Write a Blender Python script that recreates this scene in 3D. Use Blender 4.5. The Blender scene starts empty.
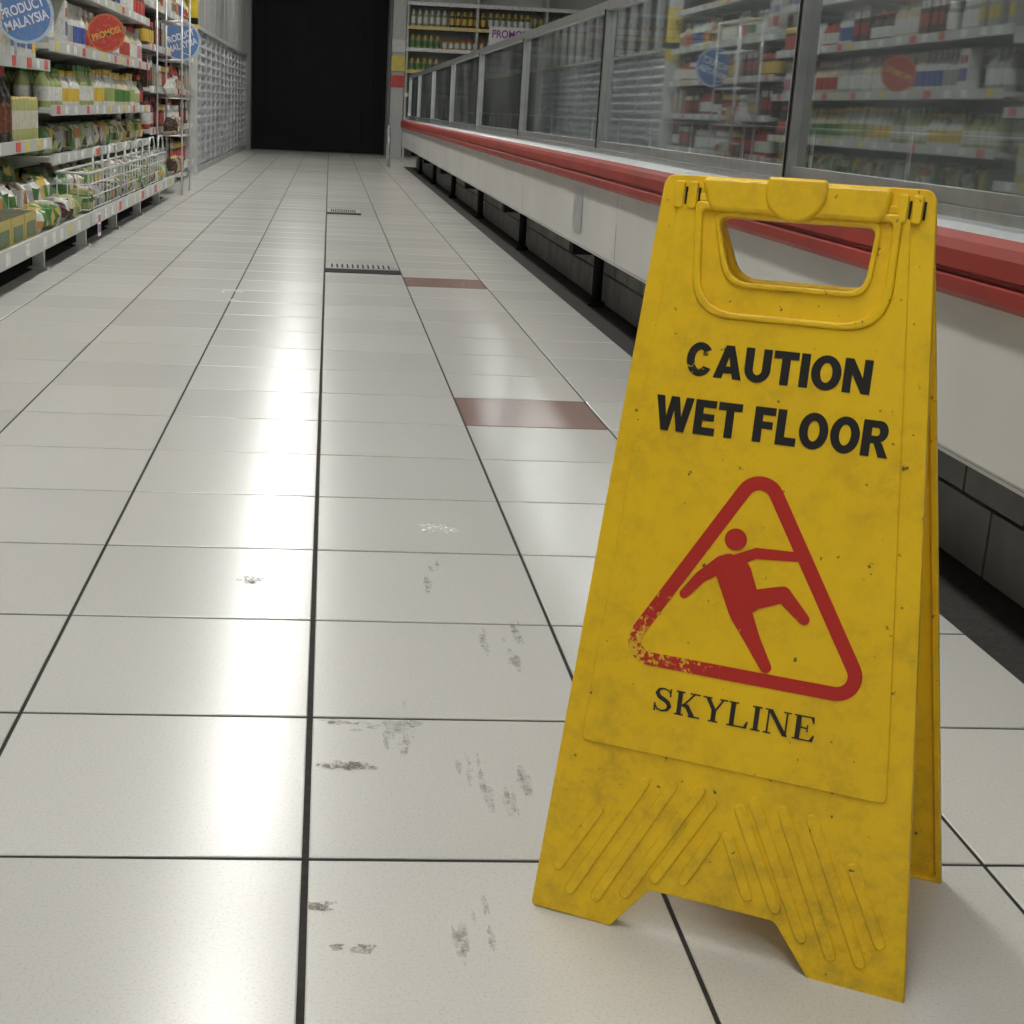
import bpy, math, random
from mathutils import Matrix, Vector, noise
random.seed(7)
scene=bpy.context.scene
try:
    scene.view_settings.view_transform='Standard'
    scene.view_settings.look='None'
    scene.view_settings.exposure=0.0
except Exception: pass
COL=bpy.context.collection

# ------------------------------------------------------------------ materials
def newmat(name):
    m=bpy.data.materials.new(name); m.use_nodes=True
    nt=m.node_tree; b=nt.nodes['Principled BSDF']
    return m,nt,b
def N(nt,t,**kw):
    n=nt.nodes.new(t)
    for k,v in kw.items(): setattr(n,k,v)
    return n
def math_(nt,op,a,b=None,clamp=False):
    n=nt.nodes.new('ShaderNodeMath'); n.operation=op; n.use_clamp=clamp
    for i,x in enumerate((a,b)):
        if x is None: continue
        if isinstance(x,(int,float)): n.inputs[i].default_value=x
        else: nt.links.new(x,n.inputs[i])
    return n.outputs[0]
def mixc(nt,fac,a,b):
    n=nt.nodes.new('ShaderNodeMix'); n.data_type='RGBA'
    for sock,x in ((n.inputs[0],fac),(n.inputs[6],a),(n.inputs[7],b)):
        if isinstance(x,(int,float)): sock.default_value=x
        elif isinstance(x,tuple): sock.default_value=(x+(1,))[:4]
        else: nt.links.new(x,sock)
    return n.outputs[2]
def ramp(nt,x,a,b,c0=0.,c1=1.):
    n=nt.nodes.new('ShaderNodeMapRange'); n.inputs[1].default_value=a; n.inputs[2].default_value=b
    n.inputs[3].default_value=c0; n.inputs[4].default_value=c1; nt.links.new(x,n.inputs[0]); return n.outputs[0]
def noisen(nt,scale,detail=3,rough=.6,vec=None):
    n=nt.nodes.new('ShaderNodeTexNoise'); n.inputs['Scale'].default_value=scale
    n.inputs['Detail'].default_value=detail; n.inputs['Roughness'].default_value=rough
    if vec is None:
        vec=nt.nodes.new('ShaderNodeTexCoord').outputs['Object']
    nt.links.new(vec,n.inputs['Vector']); return n.outputs['Fac']
def simple(name,col,rough=.5,metal=0.,var=.12,scale=8,spec=.5,bump=0):
    m,nt,b=newmat(name)
    f=noisen(nt,scale,2)
    c=mixc(nt,ramp(nt,f,.3,.7),tuple(x*(1-var) for x in col),tuple(min(1,x*(1+var)) for x in col))
    nt.links.new(c,b.inputs['Base Color'])
    b.inputs['Roughness'].default_value=rough; b.inputs['Metallic'].default_value=metal
    b.inputs['Specular IOR Level'].default_value=spec
    if bump:
        bn=N(nt,'ShaderNodeBump'); bn.inputs['Strength'].default_value=bump; bn.inputs['Distance'].default_value=.002
        nt.links.new(noisen(nt,scale*12,2),bn.inputs['Height']); nt.links.new(bn.outputs[0],b.inputs['Normal'])
    return m

def tile_mat():
    m,nt,b=newmat('glazed_tile')
    pos=N(nt,'ShaderNodeTexCoord').outputs['Object']
    at=N(nt,'ShaderNodeAttribute',attribute_name='Col').outputs['Color']
    sp=noisen(nt,380,1,.6,pos); 
    c=mixc(nt,ramp(nt,sp,.5,.75,0,.24),at,(.24,.22,.18))
    nt.links.new(c,b.inputs['Base Color'])
    b.inputs['Roughness'].default_value=.22
    b.inputs['Specular IOR Level'].default_value=.5
    return m
def stain_mat(name,col,op,sc=160):
    m,nt,b=newmat(name)
    f=noisen(nt,sc,4,.7)
    b.inputs['Base Color'].default_value=col+(1,); b.inputs['Roughness'].default_value=.6
    nt.links.new(ramp(nt,f,.40,.66,0,op),b.inputs['Alpha'])
    return m
def attr_mat(name,rough=.4,spec=.5):
    m,nt,b=newmat(name)
    at=N(nt,'ShaderNodeAttribute',attribute_name='Col').outputs['Color']
    f=noisen(nt,55,2)
    c=mixc(nt,ramp(nt,f,.5,.72,0,.5),at,(.30,.28,.25))
    nt.links.new(c,b.inputs['Base Color']); b.inputs['Roughness'].default_value=rough
    b.inputs['Specular IOR Level'].default_value=spec
    return m
def sign_yellow():
    m,nt,b=newmat('yellow_plastic')
    pos=N(nt,'ShaderNodeTexCoord').outputs['Object']
    big=noisen(nt,7,4,.65,pos); fine=noisen(nt,45,5,.72,pos); sp=noisen(nt,130,2,.5,pos)
    sx=N(nt,'ShaderNodeSeparateXYZ'); nt.links.new(pos,sx.inputs[0])
    low=ramp(nt,sx.outputs[2],.20,.0,0,1)
    c=mixc(nt,ramp(nt,big,.35,.7),(.92,.595,.008),(.84,.525,.010))
    g=math_(nt,'MULTIPLY',ramp(nt,fine,.46,.73,0,1),ramp(nt,big,.38,.62,.15,.8))
    g=math_(nt,'ADD',math_(nt,'MULTIPLY',g,.50),math_(nt,'MULTIPLY',math_(nt,'MULTIPLY',low,ramp(nt,fine,.35,.65)),.36),True)
    c=mixc(nt,g,c,(.33,.20,.025))
    c=mixc(nt,ramp(nt,sp,.71,.76,0,.9),c,(.07,.05,.02))
    nt.links.new(c,b.inputs['Base Color'])
    b.inputs['Roughness'].default_value=.42
    bn=N(nt,'ShaderNodeBump'); bn.inputs['Strength'].default_value=.12; bn.inputs['Distance'].default_value=.001
    nt.links.new(fine,bn.inputs['Height']); nt.links.new(bn.outputs[0],b.inputs['Normal'])
    return m
def print_mat(name,col,cx,cz,rad,base=.66):
    m,nt,b=newmat(name)
    pos=N(nt,'ShaderNodeTexCoord').outputs['Object']
    sx=N(nt,'ShaderNodeSeparateXYZ'); nt.links.new(pos,sx.inputs[0])
    dx=math_(nt,'SUBTRACT',sx.outputs[0],cx); dz=math_(nt,'SUBTRACT',sx.outputs[2],cz)
    d=math_(nt,'SQRT',math_(nt,'ADD',math_(nt,'MULTIPLY',dx,dx),math_(nt,'MULTIPLY',dz,dz)))
    near=ramp(nt,d,rad,0.0,0,.24)
    f=noisen(nt,230,4,.75,pos)
    s=math_(nt,'ADD',f,near)
    k=ramp(nt,s,base,base+.05)
    c=mixc(nt,k,col,(.74,.48,.03))
    nt.links.new(c,b.inputs['Base Color']); b.inputs['Roughness'].default_value=.45
    return m
def glass_mat():
    m,nt,b=newmat('display_glass')
    out=[n for n in nt.nodes if n.type=='OUTPUT_MATERIAL'][0]
    tr=N(nt,'ShaderNodeBsdfTransparent'); tr.inputs[0].default_value=(.62,.66,.66,1)
    gl=N(nt,'ShaderNodeBsdfGlossy'); gl.inputs['Roughness'].default_value=.022; gl.inputs[0].default_value=(.76,.82,.84,1)
    df=N(nt,'ShaderNodeBsdfDiffuse'); df.inputs[0].default_value=(.40,.43,.43,1)
    fr=N(nt,'ShaderNodeFresnel'); fr.inputs[0].default_value=1.5
    f=math_(nt,'ADD',math_(nt,'MULTIPLY',fr.outputs[0],1.0),.24,True)
    mx=N(nt,'ShaderNodeMixShader'); nt.links.new(f,mx.inputs[0]); nt.links.new(tr.outputs[0],mx.inputs[1]); nt.links.new(gl.outputs[0],mx.inputs[2])
    tc=N(nt,'ShaderNodeTexCoord').outputs['Object']
    hz=ramp(nt,noisen(nt,2.0,3,.6,tc),.35,.7,.06,.24)
    m2=N(nt,'ShaderNodeMixShader'); nt.links.new(hz,m2.inputs[0]); nt.links.new(mx.outputs[0],m2.inputs[1]); nt.links.new(df.outputs[0],m2.inputs[2])
    nt.links.new(m2.outputs[0],out.inputs[0])
    return m
def emit_mat(name,col,s):
    m,nt,b=newmat(name)
    b.inputs['Base Color'].default_value=col+(1,)
    b.inputs['Emission Color'].default_value=col+(1,); b.inputs['Emission Strength'].default_value=s
    return m
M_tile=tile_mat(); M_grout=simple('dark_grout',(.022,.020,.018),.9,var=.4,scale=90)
M_prod=attr_mat('product_packaging',.35)
M_cloth=attr_mat('painted_colour',.5)
M_yel=sign_yellow()
M_shelf=simple('shelf_enamel',(.55,.56,.54),.4,var=.05)
M_dark=simple('dark_void',(.012,.012,.013),.8,spec=.2)
M_alu=simple('brushed_aluminium',(.50,.51,.52),.30,metal=.9,var=.1,scale=20)
M_chrome=simple('zinc_wire',(.6,.6,.6),.3,metal=.8)
M_wire=simple('white_coated_wire',(.6,.61,.6),.35)
M_fascia=simple('freezer_white_enamel',(.55,.54,.51),.38,var=.08,scale=2.5)
M_red=simple('red_bumper',(.28,.030,.020),.5,var=.2,scale=5,spec=.22)
M_block=simple('grey_block',(.15,.15,.145),.8,var=.25,scale=7,bump=.3)
M_wall=simple('painted_wall',(.38,.38,.37),.7,var=.05,scale=1.5)
M_ceil=simple('ceiling_paint',(.34,.34,.33),.8,var=.03)
M_curt=simple('black_pvc_curtain',(.006,.005,.006),.6,var=.3,scale=3,spec=.2)
M_corr=simple('galvanised_sheet',(.50,.51,.53),.42,metal=.45,var=.12,scale=4)
M_light=emit_mat('fluorescent_diffuser',(1,.995,.945),29.5)
M_glass=glass_mat()
M_plas=simple('white_post_paint',(.55,.55,.54),.5)

# ------------------------------------------------------------------ mesh builder
class MB:
    def __init__(s): s.v=[];s.f=[];s.c=[];s.m=[];s.sm=[]
    def face(s,pts,col=(1,1,1),mi=0,smooth=False):
        i=len(s.v); s.v+=[tuple(p) for p in pts]; s.f.append(tuple(range(i,i+len(pts)))); s.c.append(col); s.m.append(mi); s.sm.append(smooth)
    def box(s,x0,x1,y0,y1,z0,z1,col=(1,1,1),mi=0,rot=0,cen=None):
        P=[(x0,y0,z0),(x1,y0,z0),(x1,y1,z0),(x0,y1,z0),(x0,y0,z1),(x1,y0,z1),(x1,y1,z1),(x0,y1,z1)]
        if rot:
            cx,cy=cen or ((x0+x1)/2,(y0+y1)/2); c,sn=math.cos(rot),math.sin(rot)
            P=[(cx+(x-cx)*c-(y-cy)*sn,cy+(x-cx)*sn+(y-cy)*c,z) for x,y,z in P]
        i=len(s.v); s.v+=P
        for q in ((0,3,2,1),(4,5,6,7),(0,1,5,4),(1,2,6,5),(2,3,7,6),(3,0,4,7)):
            s.f.append(tuple(i+k for k in q)); s.c.append(col); s.m.append(mi); s.sm.append(False)
    def lathe(s,cx,cy,z,prof,n=10,mi=0,sx=1,sy=1):
        rings=[]
        for r,dz,c in prof:
            i=len(s.v)
            s.v+=[(cx+r*sx*math.cos(2*math.pi*k/n),cy+r*sy*math.sin(2*math.pi*k/n),z+dz) for k in range(n)]
            rings.append(i)
        for a in range(len(prof)-1):
            for k in range(n):
                k2=(k+1)%n
                s.f.append((rings[a]+k,rings[a]+k2,rings[a+1]+k2,rings[a+1]+k)); s.c.append(prof[a][2]); s.m.append(mi); s.sm.append(True)
        s.f.append(tuple(rings[-1]+k for k in range(n))); s.c.append(prof[-1][2]); s.m.append(mi); s.sm.append(False)
    def tube(s,p,q,r,n=6,col=(1,1,1),mi=0):
        p=Vector(p);q=Vector(q);d=(q-p)
        if d.length<1e-6: return
        d.normalize(); a=d.orthogonal().normalized(); b=d.cross(a)
        i=len(s.v)
        for c in (p,q):
            s.v+=[tuple(c+a*r*math.cos(2*math.pi*k/n)+b*r*math.sin(2*math.pi*k/n)) for k in range(n)]
        for k in range(n):
            k2=(k+1)%n; s.f.append((i+k,i+k2,i+n+k2,i+n+k)); s.c.append(col); s.m.append(mi); s.sm.append(True)
        s.f.append(tuple(i+k for k in range(n))[::-1]); s.c.append(col); s.m.append(mi); s.sm.append(False)
        s.f.append(tuple(i+n+k for k in range(n))); s.c.append(col); s.m.append(mi); s.sm.append(False)
    def path(s,pts,r,n=6,col=(1,1,1),mi=0):
        for a,b in zip(pts[:-1],pts[1:]): s.tube(a,b,r,n,col,mi)
    def blob(s,cx,cy,cz,rx,ry,rz,col,n=9,m=6,seed=0,rot=0,mi=0,col2=None):
        i=len(s.v); c0,s0=math.cos(rot),math.sin(rot)
        for a in range(m+1):
            th=math.pi*a/m
            for k in range(n):
                ph=2*math.pi*k/n
                def se(t,e): return math.copysign(abs(t)**e,t)
                x=se(math.sin(th),.6)*se(math.cos(ph),.6); y=se(math.sin(th),.6)*se(math.sin(ph),.6); zz=se(math.cos(th),.7)
                d=1+.34*noise.noise(Vector((x*2+seed,y*2,zz*2+seed*.7)))
                x*=rx*d; y*=ry*d; zz*=rz*d
                s.v.append((cx+x*c0-y*s0,cy+x*s0+y*c0,cz+zz))
        for a in range(m):
            for k in range(n):
                k2=(k+1)%n; s.f.append((i+a*n+k,i+(a+1)*n+k,i+(a+1)*n+k2,i+a*n+k2))
                s.c.append(col2 if (col2 and noise.noise(Vector((seed+k*.45,a*.6,3.1)))>.05) else col); s.m.append(mi); s.sm.append(False)
    def build(s,name,mats,parent=None):
        me=bpy.data.meshes.new(name); me.from_pydata(s.v,[],s.f)
        for mt in mats: me.materials.append(mt)
        me.polygons.foreach_set('material_index',s.m); me.polygons.foreach_set('use_smooth',s.sm)
        at=me.color_attributes.new('Col','FLOAT_COLOR','CORNER')
        d=[]
        for f,c in zip(s.f,s.c): d+=[c[0],c[1],c[2],1.]*len(f)
        at.data.foreach_set('color',d)
        me.update()
        o=bpy.data.objects.new(name,me); COL.objects.link(o)
        if parent: o.parent=parent
        return o
def empty(name,loc=(0,0,0)):
    e=bpy.data.objects.new(name,None); e.empty_display_size=.1; COL.objects.link(e); e.location=loc; return e

# ------------------------------------------------------------------ room
X0,X1,Y0,Y1,ZC=-3.6,6.0,-3.0,20.62,3.0
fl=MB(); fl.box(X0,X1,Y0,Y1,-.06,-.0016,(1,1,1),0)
T=.3; ox,oy=-.0038,1.1228
c=math.floor((X0-ox)/T)
while ox+c*T<X1:
    k=math.floor((Y0-oy)/T)
    while oy+k*T<Y1:
        gl=.0031 if c==0 else .0021; gr=.0030 if c==-1 else .0021
        a0=max(X0,ox+c*T+gl); a1=min(X1,ox+(c+1)*T-gr); b0=max(Y0,oy+k*T+.0027); b1=min(Y1,oy+(k+1)*T-.0027)
        if b0<16.5:  # no tiles by the freezer: dark slab stands in for its shadow and grime
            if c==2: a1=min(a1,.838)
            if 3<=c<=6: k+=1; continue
        if a1-a0>.01 and b1-b0>.01:
            g=random.uniform(.93,1.04); col=(.585*g,.578*g,.55*g)
            if c==1 and k in (6,14): col=(.24,.14,.12)
            tz=[random.uniform(-.00028,.00028) for _ in range(4)]
            e=.0012
            i=len(fl.v)
            fl.v+=[(a0,b0,-.006),(a1,b0,-.006),(a1,b1,-.006),(a0,b1,-.006),
                   (a0,b0,-.0008),(a1,b0,-.0008),(a1,b1,-.0008),(a0,b1,-.0008),
                   (a0+e,b0+e,tz[0]),(a1-e,b0+e,tz[1]),(a1-e,b1-e,tz[2]),(a0+e,b1-e,tz[3])]
            for q in ((0,1,5,4),(1,2,6,5),(2,3,7,6),(3,0,4,7),(4,5,9,8),(5,6,10,9),(6,7,11,10),(7,4,8,11),(8,9,10,11)):
                fl.f.append(tuple(i+t for t in q)); fl.c.append(col); fl.m.append(1); fl.sm.append(False)
        k+=1
    c+=1
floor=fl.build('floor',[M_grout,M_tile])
def wall(name,*b,mat=M_wall):
    w=MB(); w.box(*b); return w.build(name,[mat])
wall('ceiling',X0,X1,Y0,Y1,ZC,ZC+.1,mat=M_ceil)
wall('wall_left',X0-.12,X0,Y0,Y1,0,ZC)
wall('wall_right',X1,X1+.12,Y0,Y1,0,ZC)
wall('wall_front',X0,X1,Y0-.12,Y0,0,ZC)
wall('wall_back',X0,X1,Y1,Y1+.12,0,ZC)

# dried residue on the tiles
Rs=random.Random(23)
def flakes(mb,x,y,rx,ry,n,r0,r1,ex=1.,ey=1.,z=.0006):
    for j in range(n):
        a=Rs.uniform(0,6.28); q=Rs.random()**.7
        fx=x+rx*q*math.cos(a); fy=y+ry*q*math.sin(a); r=Rs.uniform(r0,r1)*(1.2-q*.8); sd=Rs.random()*90
        m=22; P=[]
        for t in range(m):
            an=2*math.pi*t/m; d=r*(1+.8*noise.noise(Vector((math.cos(an)*1.2+sd,math.sin(an)*1.2,sd))))
            P.append((fx+d*ex*math.cos(an),fy+d*ey*math.sin(an),z+j*.000004))
        mb.face(P)
sd=MB()
flakes(sd,.034,1.306,.030,.012,13,.005,.012,1.4,.8)
flakes(sd,-.09,1.88,.016,.020,9,.006,.013)
flakes(sd,.012,1.045,.018,.006,6,.004,.008,1.5,.7)
flakes(sd,.037,.985,.022,.005,6,.004,.008,1.5,.7)
flakes(sd,.03,1.41,.030,.008,7,.003,.007,2.0,.6)
sd.build('water_residue',[stain_mat('dried_residue',(.25,.215,.18),.70,190)])
sd=MB()
# thin drag streaks running along the aisle
for x,y,l in ((.165,1.26,.07),(.185,1.22,.05),(.15,1.30,.03),(.205,1.27,.02),(.075,1.38,.03),(.10,1.42,.05),(.09,1.36,.02),(.205,1.66,.05),(.235,1.60,.08),(.25,1.70,.04),(.15,1.88,.05),(.165,1.95,.03),(.12,1.00,.03),(.14,1.03,.04)):
    flakes(sd,x,y,.008,l,4,.004,.007,.7,4.5)
flakes(sd,.085,1.40,.05,.02,8,.005,.010,1.6,1.0)
sd.build('wet_streaks',[stain_mat('wet_film',(.36,.34,.31),.42,75)])
sd=MB()
flakes(sd,.178,2.15,.035,.025,12,.009,.016)
flakes(sd,-.334,4.99,.06,.05,9,.012,.024,1.3,1.3)
flakes(sd,-.30,4.75,.03,.02,5,.01,.015)
sd.build('paint_splash',[stain_mat('white_paint_splash',(.92,.91,.89),1.0,110)])

# black strip curtain door at the end of the aisle
d=MB(); YD=Y1-.006
xs=-1.03
while xs<.70:
    w=.146
    d.box(xs,xs+w+.01,YD-.05-(.006 if int(xs*10)%2 else 0),YD-.042,.012,2.5,(1,1,1),0)
    d.box(xs+w-.004,xs+w+.006,YD-.062,YD-.05,.012,2.5,(1,1,1),0)
    xs+=w
d.box(-1.06,-1.03,YD-.09,YD,0,2.56,mi=1); d.box(.722,.75,YD-.09,YD,0,2.56,mi=1); d.box(-1.06,.75,YD-.09,YD,2.5,2.58,mi=1)
d.build('door_1',[M_curt,M_dark])

# ------------------------------------------------------------------ lights
def tube_light(x,y):
    b=MB()
    b.box(x-.12,x+.12,y-.75,y+.75,ZC-.09,ZC-.001,mi=0)
    b.box(x-.105,x+.105,y-.73,y+.73,ZC-.12,ZC-.09,mi=1)
    b.build('fluorescent_light',[M_shelf,M_light])
for i in range(8): tube_light(-.34,-1.7+i*2.2)
tube_light(-.34,17.2)
for y in (2.0,8.5,15.0): tube_light(3.4,y)

# ------------------------------------------------------------------ left corrugated partition
p=MB()
xw=-1.16; ya,yb=12.95,Y1-.03
nz=15
for j in range(int((yb-ya)/.6)+1):
    y0=ya+j*.6; y1=min(yb,y0+.59)
    if y1-y0<.05: continue
    prev=None
    for i in range(nz*6+1):
        z=.06+i*(1.14/(nz*6)); x=xw+.012*math.sin(2*math.pi*i/6)
        row=((x,y0,z),(x,y1,z))
        if prev: p.face([prev[0],prev[1],row[1],row[0]],mi=0,smooth=True)
        prev=row
    p.box(xw-.01,xw+.016,y1-.010,y1+.010,.05,1.22,mi=0)
p.box(xw-.06,xw-.03,ya,yb,0,1.2,mi=1)
p.box(xw-.07,xw+.03,ya,yb,1.2,1.235,mi=1)
p.box(xw-.06,xw+.02,ya,yb,0,.05,mi=1)
y=ya+.5
while y<yb:
    p.box(xw-.05,xw,y,y+.10,1.235,ZC-.001,mi=1); y+=.62
p.box(xw-.12,xw-.09,ya,yb,1.235,ZC-.001,mi=2)
p.build('partition_panel',[M_corr,M_wall,M_dark])
q=MB(); q.box(-1.22,-1.12,12.80,12.90,0,ZC-.001,mi=0); q.box(-1.222,-1.118,12.798,12.902,1.12,1.55,mi=1); q.box(-1.223,-1.117,12.797,12.903,1.22,1.27,mi=2)
q.build('striped_post',[M_plas,simple('safety_yellow',(.7,.5,.03),.5),M_dark])

# ------------------------------------------------------------------ left shelving
XF,XB=-1.15,-1.62
def shelf_bay(y0,y1,zs,basex):
    s=MB()
    s.box(XB-.02,XB,y0,y1,.02,1.95,mi=0)
    s.box(XB,basex,y0+.005,y1-.005,.105,.128,mi=0)
    s.box(basex,basex+.012,y0+.005,y1-.005,.085,.142,mi=0)
    y=y0+.04
    while y<y1:
        s.box(basex-.06,basex-.02,y,y+.03,.0,.105,mi=0); s.box(basex-.075,basex-.005,y-.012,y+.042,0,.008,mi=0)
        s.box(XB,basex-.02,y+.005,y+.025,.07,.105,mi=0)
        s.box(XB-.03,XB+.03,y-.0,y+.03,0,1.97,mi=0)
        y+=.92
    s.box(XB+.12,XB+.14,y0,y1,0,.105,mi=1)
    s.box(XB,basex-.06,y0,y1,.0,.004,mi=1)
    for z in zs:
        s.box(XB,XF,y0+.005,y1-.005,z-.022,z,mi=0)
        s.box(XF,XF+.010,y0+.005,y1-.005,z-.032,z+.012,mi=0)
        y=y0+.04
        while y<y1:
            s.face([(XB,y,z-.12),(XF-.05,y,z-.03),(XF-.05,y,z-.022),(XB,y,z-.022)],mi=0); y+=.92
    for z,xf,h0,h1 in [(.114,basex+.012,-.02,.02)]+[(z,XF+.010,-.026,.008) for z in zs]:
        y=y0+.1
        while y<y1-.1:
            w=random.choice((.06,.06,.08))
            cc=random.choice([(.85,.85,.82)]*4+[(.8,.65,.1),(.75,.1,.08)])
            s.box(xf,xf+.002,y,y+w,z+h0,z+h1,cc,mi=2)
            y+=random.uniform(.12,.34)
    return s.build('supermarket_shelf',[M_shelf,M_dark,M_cloth])
zsA=[.43,.735,1.04,1.35,1.66]; zsB=[.36,.56,.815,1.08,1.35,1.66]; zsC=[.42,.68,.94,1.2,1.5]
shelf_bay(-2.0,6.28,zsA,-1.0)
shelf_bay(6.30,9.70,zsB,-1.0)
shelf_bay(9.72,12.75,zsC,-1.15)

R=random.Random(3)
W=(.66,.66,.62);YL=(.66,.45,.06);GR=(.07,.20,.05);RD=(.44,.05,.04);BL=(.05,.11,.34);OR=(.52,.22,.06);BR=(.06,.025,.015);LG=(.32,.38,.13);PK=(.6,.25,.32);CR=(.58,.50,.34);DK=(.02,.012,.010);PU=(.2,.06,.22);GY=(.35,.36,.34)
def bottle(b,x,y,z,h,r,body,label,cap,n=10):
    b.lathe(x,y,z,[(r*.92,0,body),(r,.01,body),(r,h*.16,label),(r*1.01,h*.52,body),(r*.95,h*.62,body),(r*.42,h*.78,body),(r*.38,h*.86,cap),(r*.46,h*.87,cap),(r*.44,h,cap)],n)
def can(b,x,y,z,h,r,body,label,cap,n=10):
    b.lathe(x,y,z,[(r*.95,0,cap),(r,.006,body),(r,h*.3,label),(r,h*.7,body),(r,h*.93,cap),(r*.9,h,cap)],n)
def jar(b,x,y,z,h,r,body,label,cap,n=10):
    b.lathe(x,y,z,[(r*.9,0,body),(r,.01,body),(r,h*.15,label),(r,h*.65,body),(r*.85,h*.78,cap),(r*.88,h*.8,cap),(r*.86,h,cap)],n)
def carton(b,x,y,z,h,w,body,label,cap):
    dd=.06
    b.box(x-dd,x,y-w/2,y+w/2,z,z+h,body)
    b.box(x,x+.0012,y-w*.38,y+w*.38,z+h*.25,z+h*.55,label)
    b.box(x,x+.0014,y-w*.3,y+w*.25,z+h*.66,z+h*.85,cap)
def fill(b,y0,y1,z,hmax,style,xf=XF):
    y=y0
    while y<y1-.05:
        kind,cols=R.choice(style)
        run=R.uniform(.18,.45); body,label,cap=R.choice(cols)
        h=min(hmax,R.uniform(.15,.26)); r=R.uniform(.026,.036)
        if kind=='can': h=min(h,.14); r=.035
        if kind=='jar': h=min(h,.15); r=.036
        ye=min(y+run,y1-.04); yy=y+r
        while yy<ye:
            for dx in (0.05,.135,.22):
                jx=R.uniform(-.01,.006)
                if R.random()<.05: continue
                if kind=='carton':
                    if dx<.2: carton(b,xf-dx+.04+jx,yy,z,h,r*2,body,label,cap)
                else:
                    {'bottle':bottle,'can':can,'jar':jar}[kind](b,xf-dx+jx,yy,z,h,r,body,label,cap)
            yy+=r*2.12
        y=ye+.012
sauce=[('bottle',[(W,YL,YL),(CR,W,YL),(LG,W,GR),(GY,YL,GR)]),('bottle',[(W,LG,YL),(CR,GR,YL),(DK,RD,RD)]),('jar',[(LG,W,YL),(W,GR,YL),(OR,W,RD)]),('bottle',[(BR,YL,DK),(DK,RD,RD)])]
mixd=[('bottle',[(W,BL,BL),(CR,RD,W),(GY,W,GR),(W,OR,RD),(GY,W,W)]),('carton',[(W,RD,BL),(GY,RD,W),(CR,BR,RD),(GR,W,YL)]),('jar',[(BR,YL,RD),(CR,W,GR),(RD,W,W)]),('can',[(GY,W,W),(W,GR,YL),(BL,W,W)])]
redd=[('bottle',[(BR,RD,RD),(RD,W,DK),(BR,W,RD),(GY,W,RD)]),('jar',[(GY,W,W),(BR,RD,YL)]),('carton',[(GY,YL,W),(BR,RD,W)])]
white=[('bottle',[(W,W,BL),(W,BL,W),(CR,W,RD),(W,PK,W),(GY,W,GY),(W,GY,W)]),('carton',[(W,BL,RD),(W,CR,OR)])]
b1=MB()
fill(b1,-1.9,5.2,.43,.24,sauce)
yy=5.50
for _ in range(2):
    for dx in (.05,.15): bottle(b1,XF-dx,yy,.43,.28,.042,DK,(.14,.04,.02),RD,14)
    yy+=.092
yy=5.70
while yy<6.2:
    for dx in (.05,.125,.2): can(b1,XF-dx,yy,.43,.17,.033,(.45,.47,.18),(.62,.60,.50),(.62,.47,.10))
    yy+=.072
fill(b1,-1.9,6.25,.735,.24,white+sauce[:1])
fill(b1,-1.9,6.25,1.04,.25,mixd); fill(b1,-1.9,6.25,1.35,.25,white+mixd)
fill(b1,6.35,9.65,.56,.19,[sauce[0],sauce[1]])
fill(b1,6.35,9.65,.815,.20,white+mixd[:2])
fill(b1,6.35,9.65,1.08,.2,white+redd); fill(b1,6.35,9.65,1.35,.25,mixd)
fill(b1,9.78,12.7,.42,.2,redd+mixd[:1]); fill(b1,9.78,12.7,.68,.2,redd); fill(b1,9.78,12.7,.94,.2,mixd+redd); fill(b1,9.78,12.7,1.2,.22,mixd)
fill(b1,9.78,12.7,.128,.22,redd+mixd,XF-.02)
b1.build('bottled_groceries',[M_prod])
b2=MB()
bagc=[(GR,W),(LG,CR),(GR,LG),(OR,W),(CR,GR),(CR,GR),(YL,GR),(GY,GR),(GY,LG),(BR,CR),(GR,YL),(LG,BR),(W,GY),(BR,OR),(GY,BR)]
y=-1.8
while y<6.2:
    if y>4.2 and y<5.2:
        b2.box(-1.22,-1.02,y,y+.20,.128,.22,(.50,.40,.06)); b2.box(-1.02,-1.018,y+.03,y+.17,.14,.19,(.06,.14,.05)); b2.box(-1.215,-1.025,y+.006,y+.194,.2201,.2205,(.05,.06,.04)); y+=.215; continue
    for x,zz in ((-1.07,.05),(-1.2,.08),(-1.33,.11)):
        ca,cb=R.choice(bagc); b2.blob(x+R.uniform(-.01,.01),y+.05,.128+zz,.06,.045,zz*R.uniform(.75,1.05),ca,seed=R.random()*50,rot=R.uniform(-.7,.7),col2=cb)
    y+=R.uniform(.08,.11)
y=6.42
while y<9.6:
    for x,hz in ((-1.06,.055),(-1.15,.085),(-1.25,.10),(-1.36,.11)):
        ca,cb=R.choice(bagc); b2.blob(x+R.uniform(-.015,.015),y+R.uniform(-.02,.02),.128+hz*.92,.055,.04,hz*R.uniform(.7,1.05),ca,seed=R.random()*50,rot=R.uniform(-.9,.9),col2=cb)
    ca,cb=R.choice(bagc)
    b2.blob(-1.24,y,.36+.062,.065,.045,.06,ca,seed=R.random()*50,rot=R.uniform(-.6,.6),col2=cb)
    y+=R.uniform(.075,.105)
b2.build('snack_bags',[M_prod])

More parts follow.
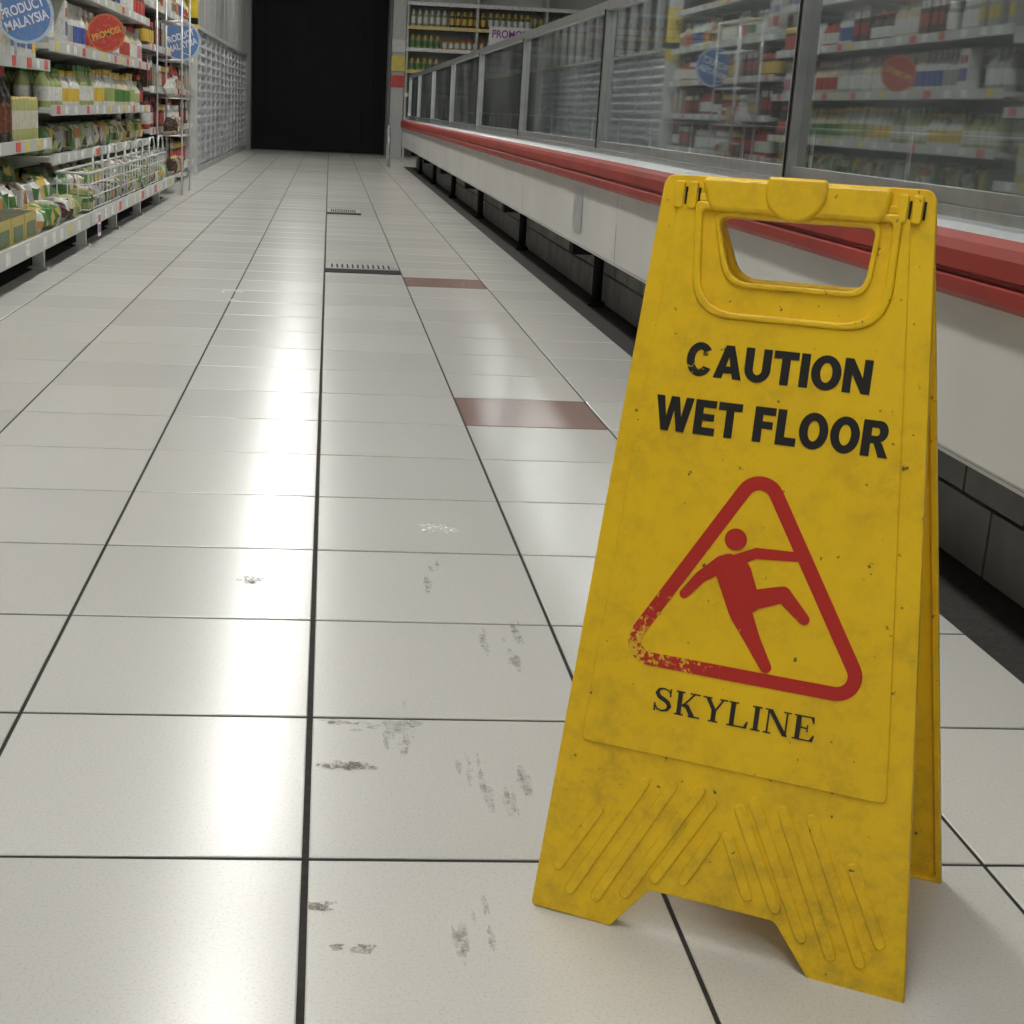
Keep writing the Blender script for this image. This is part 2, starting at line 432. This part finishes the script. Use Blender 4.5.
def wire_basket(y0,y1,x0,x1,z0,z1):
    w=MB(); r=.0030
    for z in (z0+.003,z0+(z1-z0)*.35,z0+(z1-z0)*.7,z1):
        rr=r*2.0 if z==z1 else r
        w.path([(x0,y0,z),(x1,y0,z),(x1,y1,z),(x0,y1,z),(x0,y0,z)],rr)
    y=y0
    while y<=y1+.001: w.tube((x1,y,z0),(x1,y,z1),r,5); y+=(y1-y0)/9
    for t in range(4):
        x=x0+(x1-x0)*t/3; w.tube((x,y0,z0),(x,y0,z1),r,5); w.tube((x,y1,z0),(x,y1,z1),r,5)
    for ym in (y0+(y1-y0)*.27,y0+(y1-y0)*.73):
        w.path([(x1,ym-.13,z1),(x1,ym-.125,z1+.06),(x1,ym-.08,z1+.10),(x1,ym+.08,z1+.10),(x1,ym+.125,z1+.06),(x1,ym+.13,z1)],r*1.8)
    w.build('wire_basket',[M_wire])
for y0 in (6.34,7.34,8.34): wire_basket(y0,y0+.96,-1.135,-1.005,.146,.30)
w=MB()
for x in (-1.13,-.97):
    for y in (10.0,10.55): w.tube((x,y,0.0),(x,y,1.32),.007,6)
for z in (.12,.38,.62,.86,1.1,1.3):
    w.path([(-1.13,10.0,z),(-.97,10.0,z),(-.97,10.55,z),(-1.13,10.55,z),(-1.13,10.0,z)],.004)
    for i in range(7): w.tube((-1.13,10.0+i*.55/6,z),(-.97,10.0+i*.55/6,z),.0025,5)
    w.path([(-.97,10,z+.05),(-.97,10.55,z+.05)],.003)
w.build('wire_display_rack',[M_chrome])
b3=MB()
for z in (.124,.384,.624):
    for i in range(6):
        ca,cb=R.choice([(GY,RD),(W,GY),(BR,CR),(GY,YL),(RD,W)]); b3.blob(-1.05,10.06+i*.09,z+.06,.045,.034,.055,ca,seed=i*3+z,col2=cb)
b3.build('packet_snacks',[M_prod])

# ------------------------------------------------------------------ text helper
def text_mesh(body,u0,u1,v0,v1,Mx,w,mat,name,parent=None,offset=0.0,space=1.0,depth=0):
    cu=bpy.data.curves.new('tmp','FONT'); cu.body=body; cu.size=1; cu.offset=offset; cu.space_character=space; cu.extrude=depth
    o=bpy.data.objects.new('tmp',cu); COL.objects.link(o)
    bpy.context.view_layer.update()
    dg=bpy.context.evaluated_depsgraph_get()
    me=bpy.data.meshes.new_from_object(o.evaluated_get(dg))
    bpy.data.objects.remove(o)
    xs=[v.co.x for v in me.vertices]; ys=[v.co.y for v in me.vertices]
    ax,bx,ay,by=min(xs),max(xs),min(ys),max(ys)
    for v in me.vertices:
        v.co=Mx@Vector((u0+(v.co.x-ax)/(bx-ax)*(u1-u0),v0+(v.co.y-ay)/(by-ay)*(v1-v0),w))
    me.materials.clear(); me.materials.append(mat); me.name=name
    ob=bpy.data.objects.new(name,me); COL.objects.link(ob)
    if parent: ob.parent=parent
    return ob

def disc(x,y,z,r,col,rim,txt,tcol):
    e=empty('promotion_disc',(0,0,0))
    m=MB(); n=32
    def ring(rr,yy): return [(x+rr*math.cos(2*math.pi*k/n),yy,z+rr*math.sin(2*math.pi*k/n)) for k in range(n)]
    for yy,s in ((y-.002,1),(y+.002,-1)):
        a=ring(r,yy); m.face(a if s>0 else a[::-1],rim)
        a=ring(r*.9,yy-.0006*s); m.face(a if s>0 else a[::-1],col)
    a=ring(r,y-.002); b=ring(r,y+.002)
    for k in range(n): m.face([a[k],b[k],b[(k+1)%n],a[(k+1)%n]],rim)
    m.box(XF+.008,x,y-.001,y+.001,z-.01,z+.01,(.8,.8,.8))
    m.build('disc_face',[M_cloth],e)
    tm=simple('disc_print',tcol,.5)
    Mx=Matrix(((1,0,0,x),(0,0,-1,y-.004),(0,1,0,z),(0,0,0,1))) 
    c0,s0=math.cos(.35),math.sin(.35)
    Mx=Mx@Matrix(((c0,-s0,0,0),(s0,c0,0,0),(0,0,1,0),(0,0,0,1)))
    lines=txt.split('|'); h=r*.34
    for i,l in enumerate(lines):
        v=(len(lines)/2-i-1)*h*1.3+.1*h
        text_mesh(l,-r*.78,r*.78,v,v+h,Mx,.0,tm,'print',e,.02)
disc(-1.085,5.50,.885,.102,(.10,.22,.50),(.45,.55,.7),'PRODUCT|MALAYSIA',(.75,.75,.8))
disc(-1.070,7.35,.905,.088,(.52,.05,.03),(.55,.15,.05),'PROMOSI',(.70,.45,.1))
disc(-1.075,11.0,1.02,.14,(.10,.22,.50),(.45,.55,.7),'PRODUCT|MALAYSIA',(.75,.75,.8))
disc(-1.065,3.4,.95,.09,(.52,.05,.03),(.55,.15,.05),'PROMOSI',(.70,.45,.1))
t=MB(); t.box(-.985,-.983,6.45,6.53,.03,.13,(.85,.85,.85)); t.box(-.983,-.9825,6.455,6.525,.045,.08,(.25,.08,.35)); t.box(-.983,-.9825,6.46,6.52,.09,.12,(.6,.1,.15))
t.build('price_tag',[M_cloth])

# ------------------------------------------------------------------ island freezer
FX=.80; fy0,fy1=-2.0,16.45
f=MB()
prof=[(.86,.215),(.812,.222),(.803,.235),(.800,.40),(.800,.43)]
y=fy0
while y<fy1:
    ye=min(fy1,y+2.02-.004)
    for (xa,za),(xb,zb) in zip(prof[:-1],prof[1:]):
        f.face([(xa,ye,za),(xa,y,za),(xb,y,zb),(xb,ye,zb)],mi=0)
    y+=2.02
f.box(.806,.83,fy0,fy1,.23,.43,mi=4)
f.box(.86,2.3,fy0,fy1,.215,.34,mi=0)
rp=[(.80,.424),(.782,.428),(.776,.436),(.776,.452),(.783,.456),(.783,.460),(.775,.464),(.775,.486),(.781,.498),(.80,.506)]
for (xa,za),(xb,zb) in zip(rp[:-1],rp[1:]):
    f.face([(xa,fy1,za),(xa,fy0,za),(xb,fy0,zb),(xb,fy1,zb)],mi=1,smooth=False)
f.face([(x,fy1,z) for x,z in rp],mi=1); f.face([(x,fy0,z) for x,z in rp][::-1],mi=1)
f.box(.806,.86,fy0,fy1,.34,.505,mi=0)
lp=[(.80,.506),(.812,.514),(.838,.516),(.838,.530),(.848,.530),(.848,.522),(.858,.522),(.858,.54),(.885,.54),(.885,.50)]
for (xa,za),(xb,zb) in zip(lp[:-1],lp[1:]):
    f.face([(xa,fy1,za),(xa,fy0,za),(xb,fy0,zb),(xb,fy1,zb)],mi=2)
f.box(.80,2.3,fy1,fy1+.02,.22,.52,mi=0)
f.box(.885,2.24,fy0,fy1,.34,.36,mi=3)
f.box(.885,.89,fy0,fy1,.34,.54,mi=3)
f.box(1.50,1.53,fy0,fy1,.36,.93,mi=3)
y=fy0+.4
while y<fy1:
    f.tube((.95,y,.62),(1.48,y,.62),.004,5,mi=2); f.tube((.95,y,.36),(.95,y,.62),.004,5,mi=2); y+=.5
GX=.866
f.box(GX-.014,GX+.022,fy0,fy1,.945,.975,mi=2)
f.box(2.22,2.26,fy0,fy1,.34,.975,mi=3)
posts=[2.74+2.0*k for k in range(-2,7)]
for y in posts:
    f.box(GX-.016,GX+.02,y-.017,y+.017,.53,.95,mi=2)
    f.box(GX-.019,GX-.016,y-.003,y+.003,.53,.95,mi=3)
f.box(GX-.016,GX+.02,fy1-.04,fy1,.5,.975,mi=2)
f.box(GX-.010,GX+.012,fy0,fy1,.54,.552,mi=2)
y=fy0+.9
while y<fy1:
    f.tube((.93,y,0),(.93,y,.22),.018,10,mi=3); f.lathe(.93,y,0,[(.03,0,W),(.03,.012,W),(.018,.02,W)],10,mi=3)
    f.box(.83,.93,y-.035,y+.035,.175,.216,mi=3)
    y+=1.01*2
f.box(.7985,.7995,4.62,4.78,.27,.41,mi=2)
fo=f.build('island_freezer',[M_fascia,M_red,M_alu,M_dark,M_dark,M_glass])
g=MB()
ps=[fy0]+posts+[fy1]
for a,b in zip(ps[:-1],ps[1:]):
    g.face([(GX,b-.017,.55),(GX,a+.017,.55),(GX,a+.017,.95),(GX,b-.017,.95)],mi=0)
go=g.build('glass_panes',[M_glass],fo)
fg=MB()
y=fy0+.1
while y<fy1-.1:
    for x in (1.0,1.18,1.36):
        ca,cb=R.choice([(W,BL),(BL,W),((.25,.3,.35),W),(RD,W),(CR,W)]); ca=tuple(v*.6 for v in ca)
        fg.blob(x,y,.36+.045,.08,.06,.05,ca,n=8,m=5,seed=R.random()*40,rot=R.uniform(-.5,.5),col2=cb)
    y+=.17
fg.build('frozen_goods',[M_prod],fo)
pl=MB()
pl.box(.972,1.2,fy0,fy1-.1,0,.214,mi=1)
for r_ in range(2):
    y=fy0+.01+(.1 if r_ else 0)
    while y<fy1-.3:
        pl.box(.96,.975,y,y+.19,.006+r_*.104,.104+r_*.104,mi=0); y+=.197
pl.build('plinth_blocks',[M_block,M_grout],fo)

# ------------------------------------------------------------------ back shelving to the right of the doorway
s=MB(); yB=Y1-.02
s.box(.98,5.2,yB-.02,yB,0,2.3,mi=0)
for x in (.98,1.9,2.82,3.74,4.66): s.box(x,x+.03,yB-.45,yB,0,2.3,mi=0)
zb=[.15,.5,.82,1.12,1.40,1.68,1.98]
for z in zb:
    s.box(.98,5.2,yB-.45,yB,z-.025,z,mi=0); s.box(.98,5.2,yB-.462,yB-.45,z-.035,z+.012,(.75,.6,.25) if z in (1.12,1.68) else (.8,.8,.8),mi=2)
s.build('supermarket_shelf',[M_shelf,M_dark,M_cloth])
bb=MB()
pal=[(GR,W,YL),(LG,W,W),(YL,W,RD),(LG,GR,YL),(W,RD,BL),(DK,YL,YL),(GR,W,GR),(GY,W,W)]
for z in zb[:-1]:
    x=1.03
    while x<5.1:
        bo,la,ca=R.choice(pal); h=R.uniform(.14,.22); n=R.randint(3,7)
        for i in range(n):
            if x>5.1: break
            bb.lathe(x+.04,yB-.38,z,[(.036,0,bo),(.036,h*.2,la),(.036,h*.6,bo),(.03,h*.75,ca),(.016,h*.85,ca),(.016,h,ca)],8); x+=.082
        x+=.02
bb.build('bottled_drinks',[M_prod])
e=MB(); e.box(.80,.97,Y1-.5,Y1-.006,0,2.3,(.5,.5,.49)); 
e.box(.795,.972,Y1-.52,Y1-.5,.9,1.05,(.6,.05,.04)); e.box(.795,.972,Y1-.52,Y1-.5,1.1,1.3,(.7,.55,.1)); e.box(.795,.972,Y1-.52,Y1-.5,1.34,1.5,(.65,.65,.65))
e.build('shelf_end_panel',[M_cloth])
pb=empty('promotion_board')
m=MB(); m.box(2.02,2.56,19.6,19.615,1.44,1.70,(.75,.75,.75)); m.box(2.28,2.31,19.62,19.64,0,1.6,(.5,.5,.5)); m.box(2.15,2.45,19.5,19.75,0,.02,(.4,.4,.4)); m.build('board',[M_cloth],pb)
text_mesh('PROMOSI',2.06,2.52,1.56,1.66,Matrix(((1,0,0,0),(0,0,-1,19.597),(0,1,0,0),(0,0,0,1))),0,simple('promo_purple',(.25,.05,.3),.5),'print',pb,.02)
gp=MB()
for y in (16.55,16.85): gp.tube((.66,y,0),(.66,y,.42),.018,10,mi=0)
gp.tube((.66,16.55,.42),(.66,16.85,.42),.018,10,mi=0); gp.tube((.66,16.55,.2),(.66,16.85,.2),.012,8,mi=0)
gp.build('guard_rail',[M_alu])

M_st=simple('dull_steel',(.20,.20,.19),.5,metal=.3)
def drain(x0,x1,y0,y1):
    d=MB(); d.box(x0,x1,y0,y1,.0005,.004,mi=0)
    d.box(x0-.004,x1+.004,y0-.12,y0,.0004,.0025,mi=1)
    n=12
    for i in range(n):
        x=x0+.02+(x1-x0-.04)*i/n; d.box(x,x+.007,y0+.03,y1-.03,.004,.0043,mi=1)
    d.build('drain_cover',[M_st,M_dark])
drain(.002,.29,5.80,6.0); drain(.002,.20,8.95,9.25)

# ------------------------------------------------------------------ wet floor sign
cx,cy,yw,sB,H=.3537,1.0745,-.4769,.1014,.5823
A=Vector((math.cos(yw),math.sin(yw),0)); Bv=Vector((-math.sin(yw),math.cos(yw),0))
TH=.010
def frame(front):
    if front:
        base=Vector((cx,cy,0))-Bv*sB; top=Vector((cx,cy,H))-Bv*TH; a=A
    else:
        base=Vector((cx,cy,0))+Bv*(sB+.006)+A*.010; top=Vector((cx,cy,H))+Bv*.007-A*.0025; a=-A
    up=(top-base).normalized()
    n=a.cross(up).normalized()
    return Matrix(((a.x,up.x,n.x,base.x),(a.y,up.y,n.y,base.y),(a.z,up.z,n.z,base.z),(0,0,0,1)))
MF=frame(True); MR=frame(False)
sign=empty('wet_floor_sign')
def rpoly(pts,rad,n=6):
    out=[];L=len(pts)
    for i,p in enumerate(pts):
        r=rad[i] if isinstance(rad,(list,tuple)) else rad
        P=Vector(p);a=(Vector(pts[i-1])-P);b=(Vector(pts[(i+1)%L])-P)
        la,lb=a.length,b.length; a.normalize();b.normalize()
        if r<=0: out.append(tuple(P)); continue
        ang=a.angle(b); t=min(r/math.tan(ang/2),la*.48,lb*.48)
        s0=P+a*t; s1=P+b*t
        for k in range(n+1):
            q=k/n; out.append(tuple((s0*(1-q)**2+P*2*q*(1-q)+s1*q*q)))
    return out
def plate(name,loops,w0,w1,bev,mat,Mx,parent=sign):
    cu=bpy.data.curves.new('tmp','CURVE'); cu.dimensions='2D'; cu.fill_mode='BOTH'
    for lp in loops:
        sp=cu.splines.new('POLY'); sp.points.add(len(lp)-1)
        for i,(u,v) in enumerate(lp): sp.points[i].co=(u,v,0,1)
        sp.use_cyclic_u=True
    cu.extrude=max(1e-5,(w1-w0)/2-bev); cu.bevel_depth=bev; cu.bevel_resolution=2; cu.offset=-bev
    o=bpy.data.objects.new('tmp',cu); COL.objects.link(o); bpy.context.view_layer.update()
    me=bpy.data.meshes.new_from_object(o.evaluated_get(bpy.context.evaluated_depsgraph_get())); bpy.data.objects.remove(o)
    wm=(w0+w1)/2
    for v in me.vertices: v.co=Mx@Vector((v.co.x,v.co.y,v.co.z+wm))
    me.materials.clear(); me.materials.append(mat); me.name=name
    ob=bpy.data.objects.new(name,me); COL.objects.link(ob); ob.parent=parent
    return ob
def edge(v,side,inset=0):
    t=v/.591; return (.0045-.014*t)+side*((.1465-.05*t)-inset)
outline=rpoly([(edge(0,-1),.001),(-.075,0),(-.047,.037),(.051,.037),(.082,-.002),(edge(0,1)+.001,-.002),(edge(.591,1)+.003,.591),(edge(.591,-1),.591)],[.004,.004,.008,.008,.004,.003,.010,.010])
ins=.004
inner=rpoly([(edge(.005,-1,ins),.005),(-.078,.005),(-.050,.042),(.054,.042),(.085,.004),(edge(.005,1,ins),.004),(edge(.587,1,ins)+.003,.580),(edge(.587,-1,ins),.580)],[.003,.004,.008,.008,.004,.003,.008,.008])
hole=rpoly([(-.062,.562),(.053,.562),(.050,.515),(-.047,.515)],[.007,.007,.014,.020])
hrim=rpoly([(-.066,.566),(.057,.566),(.054,.511),(-.051,.511)],[.009,.009,.017,.023])
def cap(p,q,r,n=5):
    p=Vector(p);q=Vector(q);d=(q-p).normalized();a=math.atan2(d.y,d.x)
    o=[(q.x+r*math.cos(a+t),q.y+r*math.sin(a+t)) for t in [math.pi/2*(1-2*k/n)*-1 for k in range(n+1)]]
    o+=[(p.x+r*math.cos(a+math.pi+t),p.y+r*math.sin(a+math.pi+t)) for t in [math.pi/2*(1-2*k/n)*-1 for k in range(n+1)]]
    return o
def chev():
    out=[]; r=.0045
    L=[((-.123,.040),(-.096,.092)),((-.111,.022),(-.062,.122)),((-.089,.022),(-.040,.124)),((-.066,.030),(-.018,.126)),((-.044,.048),(-.008,.118)),((-.022,.052),(-.002,.094))]
    for p,q in L: out.append(cap(p,q,r))
    for p,q in L: out.append(cap((.006-p[0]+.0,p[1]),(.006-q[0],q[1]),r))
    return out
def panel(Mx,front,tag):
    mir=(lambda L:[(-u,v) for u,v in L]) if not front else (lambda L:L)
    plate('panel_'+tag,[mir(outline),mir(hole)],-.0035,0,.0009,M_yel,Mx)
    plate('flange_'+tag,[mir(outline),mir(inner)],-.0125 if front else -.009,-.001,.0009,M_yel,Mx)
    plate('handle_rim_'+tag,[mir(hrim),mir(hole)],-.0065,.0028,.0012,M_yel,Mx)
    lab=rpoly([(-.117,.146),(.119,.146),(edge(.585,1,.013),.578),(edge(.585,-1,.013),.578)],[.006,.006,.006,.006])
    uo=rpoly([(-.080,.572),(.070,.572),(.071,.487),(-.073,.487)],[.004,.004,.034,.034],10)
    ui=rpoly([(-.074,.566),(.064,.566),(.065,.492),(-.067,.492)],[.004,.004,.031,.031],10)
    plate('label_face_'+tag,[mir(lab),mir(uo)],-.0005,.0020,.0010,M_yel,Mx)
    plate('handle_surround_'+tag,[mir(uo),mir(ui)],-.0005,.0042,.0017,M_yel,Mx)
    for i,l in enumerate(chev()): plate('rib_'+tag,[mir(l)],-.0008,.0019,.0012,M_yel,Mx)
    g0,g1=(-.008,.0065) if front else (-.005,.003)
    grip=rpoly([(-.078,.590),(.062,.590),(.058,.565),(-.068,.565)],[.006,.006,.010,.010])
    plate('grip_'+tag,[mir(grip)],g0,g1,.0035,M_yel,Mx)
    if front:
        pad=[(-.006+.0225*math.cos(t*math.pi/16),min(.5925,.583+.0225*math.sin(t*math.pi/16))) for t in range(32)]
        plate('thumb_pad_'+tag,[mir(pad)],0,.0088,.0026,M_yel,Mx)
    for u in (-.093,-.083,.069,.079):
        plate('hinge_knuckle_'+tag,[mir(rpoly([(u-.0035,.586),(u+.0035,.586),(u+.0035,.566),(u-.0035,.566)],.002,3))],-.001,.0040 if front else .002,.0010,M_yel,Mx)
        if front: plate('hinge_slot_'+tag,[mir(rpoly([(u+.0042,.582),(u+.0058,.582),(u+.0058,.569),(u+.0042,.569)],.0005,2))],.001,.0023,.0,M_dark,Mx)
panel(MF,True,'front'); panel(MR,False,'rear')
mt=MB()
r0=Vector((cx,cy,H-.0085)); 
mt.tube(r0+A*(-.100),r0+A*(.078),.0085,14)
mt.build('ridge',[M_yel],sign)

W0=.0026
P=lambda u,v:MF@Vector((u,v,0))
wc=P(-.072,.445)
M_blk=print_mat('black_print',(.012,.012,.012),wc.x,wc.z,.028,.73)
wr=P(-.085,.228)
M_rp=print_mat('red_print',(.50,.022,.016),wr.x,wr.z,.08,.68)
M_sk=print_mat('dark_print',(.02,.018,.02),9,9,.01,.74)

def ell(cx_,cy_,rx,ry,a0,a1,n=20): return [(cx_+rx*math.cos(math.radians(a0+(a1-a0)*k/n)),cy_+ry*math.sin(math.radians(a0+(a1-a0)*k/n))) for k in range(n+1)]
G={}
G['C']=(.82,[ell(.42,.5,.42,.515,38,330,24)+ell(.42,.5,.17,.29,318,46,20)])
G['A']=(.88,[[(0,0),(.31,1),(.57,1),(.88,0),(.61,0),(.565,.165),(.315,.165),(.27,0)],[(.37,.37),(.51,.37),(.44,.66)]])
G['U']=(.80,[[(0,1)]+[(0,.38)]+ell(.40,.38,.40,.395,180,360,16)+[(.80,1),(.54,1)]+ell(.40,.38,.14,.17,0,-180,10)+[(.26,1)]])
G['T']=(.76,[[(0,1),(.76,1),(.76,.77),(.51,.77),(.51,0),(.25,0),(.25,.77),(0,.77)]])
G['I']=(.27,[[(0,0),(0,1),(.27,1),(.27,0)]])
G['O']=(.90,[ell(.45,.5,.45,.515,0,345,24),ell(.45,.5,.18,.29,0,345,24)])
G['N']=(.82,[[(0,0),(0,1),(.25,1),(.57,.46),(.57,1),(.82,1),(.82,0),(.57,0),(.25,.54),(.25,0)]])
G['W']=(1.24,[[(0,1),(.26,1),(.37,.42),(.49,1),(.75,1),(.87,.42),(.98,1),(1.24,1),(1.0,0),(.75,0),(.62,.60),(.49,0),(.24,0)]])
G['E']=(.69,[[(0,0),(0,1),(.68,1),(.68,.79),(.27,.79),(.27,.61),(.64,.61),(.64,.41),(.27,.41),(.27,.22),(.69,.22),(.69,0)]])
G['F']=(.66,[[(0,0),(0,1),(.66,1),(.66,.78),(.27,.78),(.27,.60),(.60,.60),(.60,.39),(.27,.39),(.27,0)]])
G['L']=(.64,[[(0,0),(0,1),(.27,1),(.27,.23),(.64,.23),(.64,0)]])
G['R']=(.84,[[(0,0),(0,1),(.48,1)]+ell(.50,.71,.27,.29,80,-75,12)+[(.62,.38),(.84,0),(.55,0),(.37,.37),(.27,.37),(.27,0)],[(.27,.80),(.44,.80)]+ell(.44,.69,.075,.11,90,-90,6)+[(.27,.58)]])
def heavy(txt,u0,u1,v0,v1,name):
    x=0;L=[]
    for ch in txt:
        if ch==' ': x+=.34; continue
        w_,lp=G[ch]; L.append([[(x+a,b) for a,b in l] for l in lp]); x+=w_+.065
    x-=.065; sx=(u1-u0)/x; sy=v1-v0
    for k,lps in enumerate(L):
        plate(name,[[(u0+a*sx,v0+b*sy) for a,b in l] for l in lps],.0012,W0,.0,M_blk,MF)
heavy('CAUTION',-.0715,.0645,.4425,.4675,'text_caution')
heavy('WET FLOOR',-.0905,.0835,.3985,.4250,'text_wet_floor')

def flat(name,polys,mat,w=W0):
    m=MB()
    for k,pl_ in enumerate(polys):
        m.face([MF@Vector((u,v,w+k*.00002)) for u,v in pl_])
    return m.build(name,[mat],sign)
def arcs(C,r,n=10):
    out=[];L=len(C)
    for i in range(L):
        p=Vector(C[i]);a=Vector(C[i-1]);b=Vector(C[(i+1)%L])
        d1=(p-a).normalized();d2=(b-p).normalized()
        a1=math.atan2(-d1.x,d1.y);a2=math.atan2(-d2.x,d2.y)
        while a2<a1:a2+=2*math.pi
        for k in range(n+1):
            t=a1+(a2-a1)*k/n; out.append((p.x+r*math.cos(t),p.y+r*math.sin(t)))
    return out
C=[(-.070,.2345),(.070,.2345),(-.003,.3545)]
ou=arcs(C,.0190); inn=arcs(C,.0085)
plate('warning_triangle',[ou,inn],.0012,W0,.0,M_rp,MF)
def capsule(p,q,r1,r2,n=8):
    p=Vector(p);q=Vector(q);d=(q-p);a=math.atan2(d.y,d.x)
    return [(q.x+r2*math.cos(a-math.pi/2+math.pi*k/n),q.y+r2*math.sin(a-math.pi/2+math.pi*k/n)) for k in range(n+1)]+\
           [(p.x+r1*math.cos(a+math.pi/2+math.pi*k/n),p.y+r1*math.sin(a+math.pi/2+math.pi*k/n)) for k in range(n+1)]
man=[[(-.0165+.0084*math.cos(k*math.pi/12),.3235+.0084*math.sin(k*math.pi/12)) for k in range(24)],
 capsule((-.022,.304),(.000,.3155),.0046,.0040),capsule((.000,.3155),(.0300,.3175),.0042,.0036),
 capsule((-.024,.304),(-.039,.291),.0062,.0046),capsule((-.039,.291),(-.050,.276),.0046,.0036),
 capsule((-.0185,.301),(-.006,.270),.0112,.0088),capsule((-.011,.299),(.0,.278),.0098,.008),
 capsule((-.001,.279),(.024,.288),.0078,.0062),capsule((.024,.288),(.0415,.272),.0060,.0042),
 capsule((-.005,.268),(.006,.250),.0086,.0060),capsule((.006,.250),(.0185,.231),.0060,.0044)]
flat('slipping_figure',man,M_rp)

def serif():
    polys=[];x=0
    th,tn,sf=.17,.065,.06
    def q(a,b,c,d): polys.append([(x+a,c),(x+b,c),(x+b,d),(x+a,d)])
    def dg(x0,y0,x1,y1,w): polys.append([(x+x0,y0),(x+x0+w,y0),(x+x1+w,y1),(x+x1,y1)])
    pts=[(.60,.78),(.50,.92),(.32,.965),(.15,.90),(.10,.74),(.20,.60),(.36,.52),(.52,.42),(.60,.27),(.52,.10),(.32,.035),(.14,.10),(.04,.28)]
    wd=[.04,.06,.07,.10,.15,.17,.18,.17,.15,.10,.07,.06,.04]
    for i in range(len(pts)-1):
        polys.append([(x+a,b) for a,b in capsule(pts[i],pts[i+1],wd[i]/2,wd[i+1]/2,5)])
    q(.57,.63,.66,1.0); q(.02,.08,0,.34); x+=.80
    q(.08,.08+th,0,1); q(0,.34,0,sf); q(0,.34,1-sf,1); dg(.24,.40,.68,1,tn*1.3); dg(.60,0,.30,.50,th*1.15); q(.52,.90,1-sf,1); q(.52,.95,0,sf); x+=1.0
    q(.36,.36+th,0,.48); q(.27,.63,0,sf); dg(.38,.45,.08,1,th); dg(.44,.45,.74,1,tn*1.2); q(0,.34,1-sf,1); q(.62,.92,1-sf,1); x+=.96
    q(.08,.08+th,0,1); q(0,.36,1-sf,1); q(0,.72,0,sf); polys.append([(x+.60,sf),(x+.72,0),(x+.76,.30),(x+.71,.30)]); x+=.86
    q(.09,.09+th,0,1); q(0,.35,0,sf); q(0,.35,1-sf,1); x+=.46
    q(.10,.10+tn,0,1); q(.0,.28,0,sf); q(0,.25,1-sf,1); dg(.70,0,.07,1,th*1.1); q(.76,.76+tn,0,1); q(.66,.94,1-sf,1); x+=1.04
    q(.08,.08+th,0,1); q(0,.72,0,sf); q(0,.70,1-sf,1); q(.2,.5,.48,.48+sf); q(.47,.52,.36,.66); polys.append([(x+.60,sf),(x+.72,0),(x+.77,.28),(x+.72,.28)]); polys.append([(x+.58,1-sf),(x+.70,1),(x+.72,.74),(x+.68,.74)]); x+=.77
    return polys,x
pp,tw=serif()
u0,u1,v0,v1=-.0625,.061,.1815,.2005
flat('text_maker',[[(u0+a/tw*(u1-u0),v0+b*(v1-v0)) for a,b in pl_] for pl_ in pp],M_sk)

# ------------------------------------------------------------------ camera
yaw,pitch,roll,h=.0777,.2694,-.0477,.6215
fw=Vector((math.sin(yaw)*math.cos(pitch),math.cos(yaw)*math.cos(pitch),-math.sin(pitch)))
rt=Vector((math.cos(yaw),-math.sin(yaw),0)); dn=fw.cross(rt)
c_,s_=math.cos(roll),math.sin(roll)
r2=rt*c_+dn*s_; d2=rt*(-s_)+dn*c_
cd=bpy.data.cameras.new('camera'); co=bpy.data.objects.new('camera',cd); COL.objects.link(co)
co.matrix_world=Matrix(((r2.x,-d2.x,-fw.x,0),(r2.y,-d2.y,-fw.y,0),(r2.z,-d2.z,-fw.z,h),(0,0,0,1)))
cd.sensor_fit='HORIZONTAL'; cd.sensor_width=36; cd.lens=1453.28/1024*36; cd.shift_x=(512-428.13)/1024; cd.clip_start=.02; cd.clip_end=100
scene.camera=co
wd=bpy.data.worlds.new('world'); scene.world=wd; wd.use_nodes=True
wd.node_tree.nodes['Background'].inputs[0].default_value=(.8,.85,.9,1); wd.node_tree.nodes['Background'].inputs[1].default_value=.3
